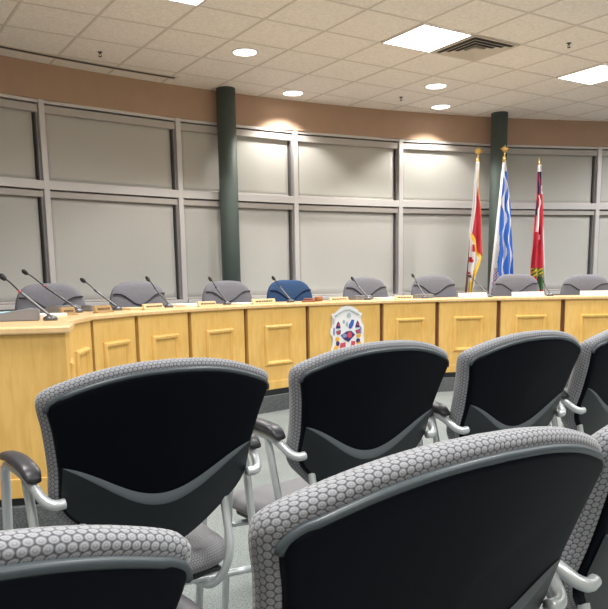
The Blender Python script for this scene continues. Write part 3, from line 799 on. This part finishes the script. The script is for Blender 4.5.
# ------------------------------------------------------------------ flags
def drape(name, parent, mats, cols, rows, fn, design, thick=.0015):
    """cols x rows cloth; fn(u, v) -> point, design(u, v) -> material index"""
    bm = bmesh.new(); g = [[bm.verts.new(fn(i / cols, j / rows)) for i in range(cols + 1)] for j in range(rows + 1)]
    for j in range(rows):
        for i in range(cols):
            f = bm.faces.new((g[j][i], g[j][i + 1], g[j + 1][i + 1], g[j + 1][i])); f.material_index = design((i + .5) / cols, (j + .5) / rows)
    o = obj(name, bm, mats, parent, True, flip=False)
    m = o.modifiers.new('s', 'SOLIDIFY'); m.thickness = thick; return o
FY = 9.55
def P3(px, py, y=FY):
    r = ray_dir(px, py); return Vector((r.x * y / r.y, y, CAMZ + r.z * y / r.y))
def pole(t, org, top, foot, m, star=True):
    """pole from the top point down to the platform"""
    a_, b_ = top - org, foot - org
    tubeo('pole', [a_, b_], .014, m, t, 12, curve=False)
    bm = bmesh.new(); lathe(bm, [(.16, 0), (.16, .02), (.12, .04), (.05, .06), (.03, .12), (.024, .14)], 28); obj('stand', bm, M['gold'], t, smooth=True)
    up = (a_ - b_).normalized()
    tubeo('ferrule', [a_ - up * .05, a_ + up * .02], .017, M['gold'], t, 12, curve=False)
    if star:   # maple-leaf finial: eleven pointed spread leaf on a short stem
        c = a_ + up * .095; pts = []
        rad = [1.0, .42, .82, .5, 1.0, .38, .7, .28, .55, .22]
        full = []
        for k, r_ in enumerate(rad): full.append((PI / 2 - k * PI / 10 * 1.0, r_))
        full.append((-PI / 2, .45))
        for k, r_ in list(enumerate(rad))[:0:-1]: full.append((PI / 2 + k * PI / 10, r_))
        bm = bmesh.new()
        f = [bm.verts.new((c.x + .066 * r_ * cos(a2), c.y - .006, c.z + .062 * r_ * sin(a2))) for a2, r_ in full]
        g = [bm.verts.new((v.co.x, c.y + .006, v.co.z)) for v in f]
        cf = bm.verts.new((c.x, c.y - .016, c.z)); cb = bm.verts.new((c.x, c.y + .016, c.z)); n = len(f)
        for i in range(n):
            bm.faces.new((f[i], f[(i + 1) % n], cf)); bm.faces.new((g[(i + 1) % n], g[i], cb)); bm.faces.new((f[i], g[i], g[(i + 1) % n], f[(i + 1) % n]))
        obj('leaf_finial', bm, M['gold'], t)
        tubeo('finial_stem', [a_, c - up * .02], .007, M['gold'], t, 8, curve=False)
    else:
        tubeo('spear_finial', [a_, a_ + up * .03, a_ + up * .10], (.014, .003), M['gold'], t, 10, curve=False)
def lerp(a, b, f): return a + (b - a) * f
def interp(tab, v):
    for (v0, a0), (v1, a1) in zip(tab, tab[1:]):
        if v <= v1: return lerp(a0, a1, (v - v0) / (v1 - v0))
    return tab[-1][1]
SC = FY / FPX
# each flag: pixel-table of left and right cloth edges against photo height, turned into metres at the flag's own distance
def flag(label, name, top, foot_x, mpole, left, right, folds, depth, mats, design, star=True, y0=160, y1=292, lean_y=0.):
    topP = P3(*top); ft = P3(foot_x, 290); dirv = (ft - topP); k = (PLAT + .02 - topP.z) / dirv.z; foot = topP + dirv * k
    org = Vector((foot.x, foot.y, PLAT))
    t = thing(name, label, 'flag', org, 0, 'flags on poles behind the desk')
    pole(t, org, topP, foot, mpole, star)
    def fn(u, v):
        py = lerp(y0, y1, v); xl, xr = interp(left, py), interp(right, py)
        p = P3(lerp(xl, xr, u), py, FY - .03)
        amp = depth * (.25 + .75 * v)
        p.y += -amp * (.5 + .5 * sin(u * folds * 2 * PI + 1.1 + v * 1.7)) + .01 * sin(v * 17 + u * 5)
        return p - org
    drape('flag_cloth', t, mats, 56, 150, fn, design)
    return t, org, fn
# flag of red and white with gold fringe
def des1(u, v):
    py = lerp(162, 294, v); px = lerp(interp(L1_, py), interp(R1_, py), u)
    band = interp([(162, 479.0), (200, 475.5), (232, 471.0), (240, 470), (300, 466)], py)
    if py < 234: return 0 if px < band + 1.0 else 1
    z = interp([(232, 470.0), (244, 475.0), (252, 476), (258, 480), (270, 475.5), (282, 470.5), (294, 468)], py)   # fringe line
    if py > 232 and abs(px - z) < 1.4: return 2
    if px > z: return 1 if py < 262 else 0
    # leaf shards on white
    if (245 < py < 252 and px > 472) or (257 < py < 262 and px < 471.5 + (py - 257) * .3) or (272 < py < 277 and px < 470): return 1
    return 0
L1_ = [(162, 475.5), (200, 472.2), (232, 468.6), (240, 469.0), (270, 467.6), (294, 467.5)]
R1_ = [(162, 478.9), (180, 477.9), (195, 478.2), (206, 479.8), (232, 481.0), (255, 481.6), (262, 480.6), (275, 476), (294, 472)]
t1, o1, f1 = flag('red and white flag with gold fringe hanging from the leftmost flag pole', 'fringed_flag', (477.8, 160), 466, M['polewood'], L1_, R1_, 2.2, .07,
                  [M['f_white'], M['f_red'], M['gold_fringe']], des1, y0=162, y1=294)
bm = bmesh.new()
tube(bm, [f1(1.0, v / 20) + Vector((.003, -.004, 0)) for v in range(0, 16)], .0022, 6)
obj('fringe', bm, M['gold_fringe'], t1, smooth=True)
# blue flag with white waves
L2_ = [(160, 503.0), (175, 500.5), (200, 499.0), (232, 495.8), (236, 494.2), (262, 492.2), (280, 490), (294, 488.5)]
R2_ = [(160, 505.5), (175, 507.5), (190, 509.0), (210, 510.5), (240, 511.8), (262, 512.3), (280, 512.8), (294, 512.6)]
def des2(u, v):
    py = lerp(160, 294, v); px = lerp(interp(L2_, py), interp(R2_, py), u)
    if py < 172: return 0
    e = interp([(172, 502.6), (200, 501.5), (232, 498.8), (250, 498.5), (262, 497.0), (275, 497), (294, 498.5)], py)
    if px < e:
        if py > 268 and px > interp([(268, 494.5), (294, 490)], py): return [3, 0, 2, 0, 1][int((py * .9 + px * 1.3)) % 5]
        return 0
    w1 = 504.0 + 1.5 * sin((py - 178) / 5.2) - (py - 200) * .012
    w2 = 509.0 + 1.3 * sin((py - 182) / 5.2) + (py - 230) * .018
    if py < 186: w2 = 900
    if abs(px - w1) < 1.15 or abs(px - w2) < .95: return 0
    return 1
FY = 9.80
flag('blue flag with white wavy stripes, the middle flag before the right green column', 'wave_flag', (504.2, 158), 490, M['f_white'], L2_, R2_, 2.6, .09,
     [M['f_white'], M['f_blue'], M['f_navy'], M['f_red']], des2, y0=160, y1=294)
# red ensign
L3_ = [(168, 537.2), (190, 536.0), (210, 534.4), (230, 532.6), (262, 529.5), (270, 529.2), (294, 529.5)]
R3_ = [(168, 540.6), (190, 542.0), (210, 542.6), (240, 543.0), (270, 543.2), (294, 543.4)]
def des3(u, v):
    py = lerp(165, 294, v); px = lerp(interp(L3_, py), interp(R3_, py), u)
    if py < 172: return 1
    if 172 < py < 194 and 537.0 < px < 540.6 and not abs(px - 538.8 - (py - 183) * .09) < .35: return 2
    if 172 < py < 192 and px >= 541.2: return 0
    if 186 < py < 194 and px > 540.6: return 1
    if 201 < py < 215 and px < 536.8: return 2
    if 196 < py < 212 and 537.6 + 1.2 * sin((py - 196) / 4) < px < 539.8 + 1.0 * sin((py - 196) / 4): return 1
    if 212 < py < 232 and abs(px - 536.8 - (222 - py) * .10) < .9: return 1
    if 226 < py < 240 and abs(px - 539.2) < .6: return 2 if py < 235 else 1
    if 268 < py < 277 and px > 531: return 3 if (px + py) % 4 > 1.6 else 4
    if 276 <= py < 290: return 3 if px > 535 else 0
    return 0
FY = 9.55
flag('red ensign flag with dark blue corner on the right-hand pole', 'ensign_flag', (539.2, 166), 545, M['f_white'], L3_, R3_, 2.3, .08,
     [M['f_red'], M['f_white'], M['f_navy'], M['f_green'], M['f_yellow']], des3, star=False, y0=165, y1=294)

# ------------------------------------------------------------------ ceiling fittings
def panel(A, B, label):
    x, y = grid(A + .5, B + .5)
    t = thing('ceiling_panel_light', label, 'ceiling light', (x, y, CEIL - .004), YAW, 'square ceiling panel lights')
    bm = bmesh.new()
    for d in ((-.294, .294, -.294, -.281), (-.294, .294, .281, .294), (-.294, -.281, -.281, .281), (.281, .294, -.281, .281)): box(bm, *d, -.008, 0)
    obj('frame', bm, M['tbar'], t)
    boxo('diffuser', (-.281, .281, -.281, .281, -.006, -.001), M['lamp'], t)
plab = {(1, -1): 'square lit ceiling panel cut by the top edge, left of centre', (5, -1): 'square lit ceiling panel beside the air vent', (9, -1): 'square lit ceiling panel at the right edge'}
for k, (A, B) in enumerate(PANEL_CELLS):
    panel(A, B, plab.get((A, B), 'square lit ceiling panel outside the photo, grid row %s' % {-1: 'nearest the curved wall', -5: 'overhead in front', -9: 'overhead', -13: 'behind the audience'}[B]))
dlab = ['round ceiling downlight left of centre, above the left green column', 'round ceiling downlight nearest the wall, left of centre', 'round ceiling downlight farther from the wall, of the right-hand pair', 'round ceiling downlight nearer the wall, of the right-hand pair']
for (x, y), lab in zip(DOWNLIGHTS, dlab):
    t = thing('downlight', lab, 'ceiling light', (x, y, CEIL), 0, 'round recessed downlights')
    bm = bmesh.new(); rs = [(.128, 0), (.128, -.005), (.118, -.008), (.112, -.004)]; seg = 32
    q = [[bm.verts.new((r_ * cos(2 * PI * k / seg), r_ * sin(2 * PI * k / seg), z)) for k in range(seg)] for r_, z in rs]
    for a_, b_ in zip(q, q[1:]):
        for k in range(seg): bm.faces.new((a_[k], a_[(k + 1) % seg], b_[(k + 1) % seg], b_[k]))
    obj('trim_ring', bm, M['trimwhite'], t, True)
    bm = bmesh.new(); lathe(bm, [(.114, -.0045), (.114, -.0005)], 32); obj('lens', bm, M['lamp'], t)
# air vent in the cell right of the panel
x, y = grid(6.5, -.5)
t = thing('ceiling_vent', 'square four-way air vent in the ceiling beside the lit panel', 'vent', (x, y, CEIL - .004), YAW)
boxo('backing', (-.285, .285, -.285, .285, -.003, 0), M['ventdark'], t)
for k in range(5):
    bm = bmesh.new(); r0 = .292 - k * .058; r1 = r0 - (.038 if k else .030); z0, z1 = (-.006, -.004) if k == 0 else (-.017, -.004)
    q = [[bm.verts.new((sx * rr, sy * rr, zz)) for sx, sy in ((-1, -1), (1, -1), (1, 1), (-1, 1))] for rr, zz in ((r0, z0), (r1, z1), (r1, z1 + .003), (r0, z0 + .003))]
    for a_, b_ in zip(q, q[1:] + q[:1]):
        for s in range(4): bm.faces.new((a_[s], a_[(s + 1) % 4], b_[(s + 1) % 4], b_[s]))
    obj('vent_blade', bm, M['vent'], t)
boxo('centre_plate', (-.06, .06, -.06, .06, -.010, -.004), M['vent'], t)
for (x, y, lab) in ((-1.874, 7.501, 'small sprinkler head below the ceiling at upper left, near the slot'), (2.548, 7.463, 'small sprinkler head below the ceiling above the right-hand lit panel'), (1.225, 9.423, 'small sprinkler head below the ceiling near the wall, centre')):
    t = thing('sprinkler', lab, 'sprinkler', (x, y, CEIL), .4, 'ceiling sprinklers')
    bm = bmesh.new(); lathe(bm, [(.030, 0), (.030, -.006), (.012, -.012), (.010, -.03)], 16); obj('body', bm, M['ventdark'], t)
    bm = bmesh.new(); tube(bm, [(-.010, 0, -.03), (-.016, 0, -.05), (0, 0, -.068)], .004, 6); tube(bm, [(.010, 0, -.03), (.016, 0, -.05), (0, 0, -.068)], .004, 6); obj('yoke', bm, M['ventdark'], t)
    bm = bmesh.new(); lathe(bm, [(.022, -.070), (.022, -.067)], 12); obj('deflector', bm, M['ventdark'], t); t.scale = (.75, .75, .6)
# slot diffuser following the curved wall
so = tag(arcband('slot_diffuser', 13.660, 13.715, CEIL - .006, CEIL - .0005, M['ventdark'], 138.5, 125.2, 30), 'long thin dark slot diffuser in the ceiling along the curved wall', 'vent')
arcband('slot_flange', 13.645, 13.660, CEIL - .007, CEIL - .0005, M['vent'], 138.5, 125.1, 30, parent=so)
arcband('slot_flange', 13.715, 13.730, CEIL - .007, CEIL - .0005, M['vent'], 138.5, 125.1, 30, parent=so)
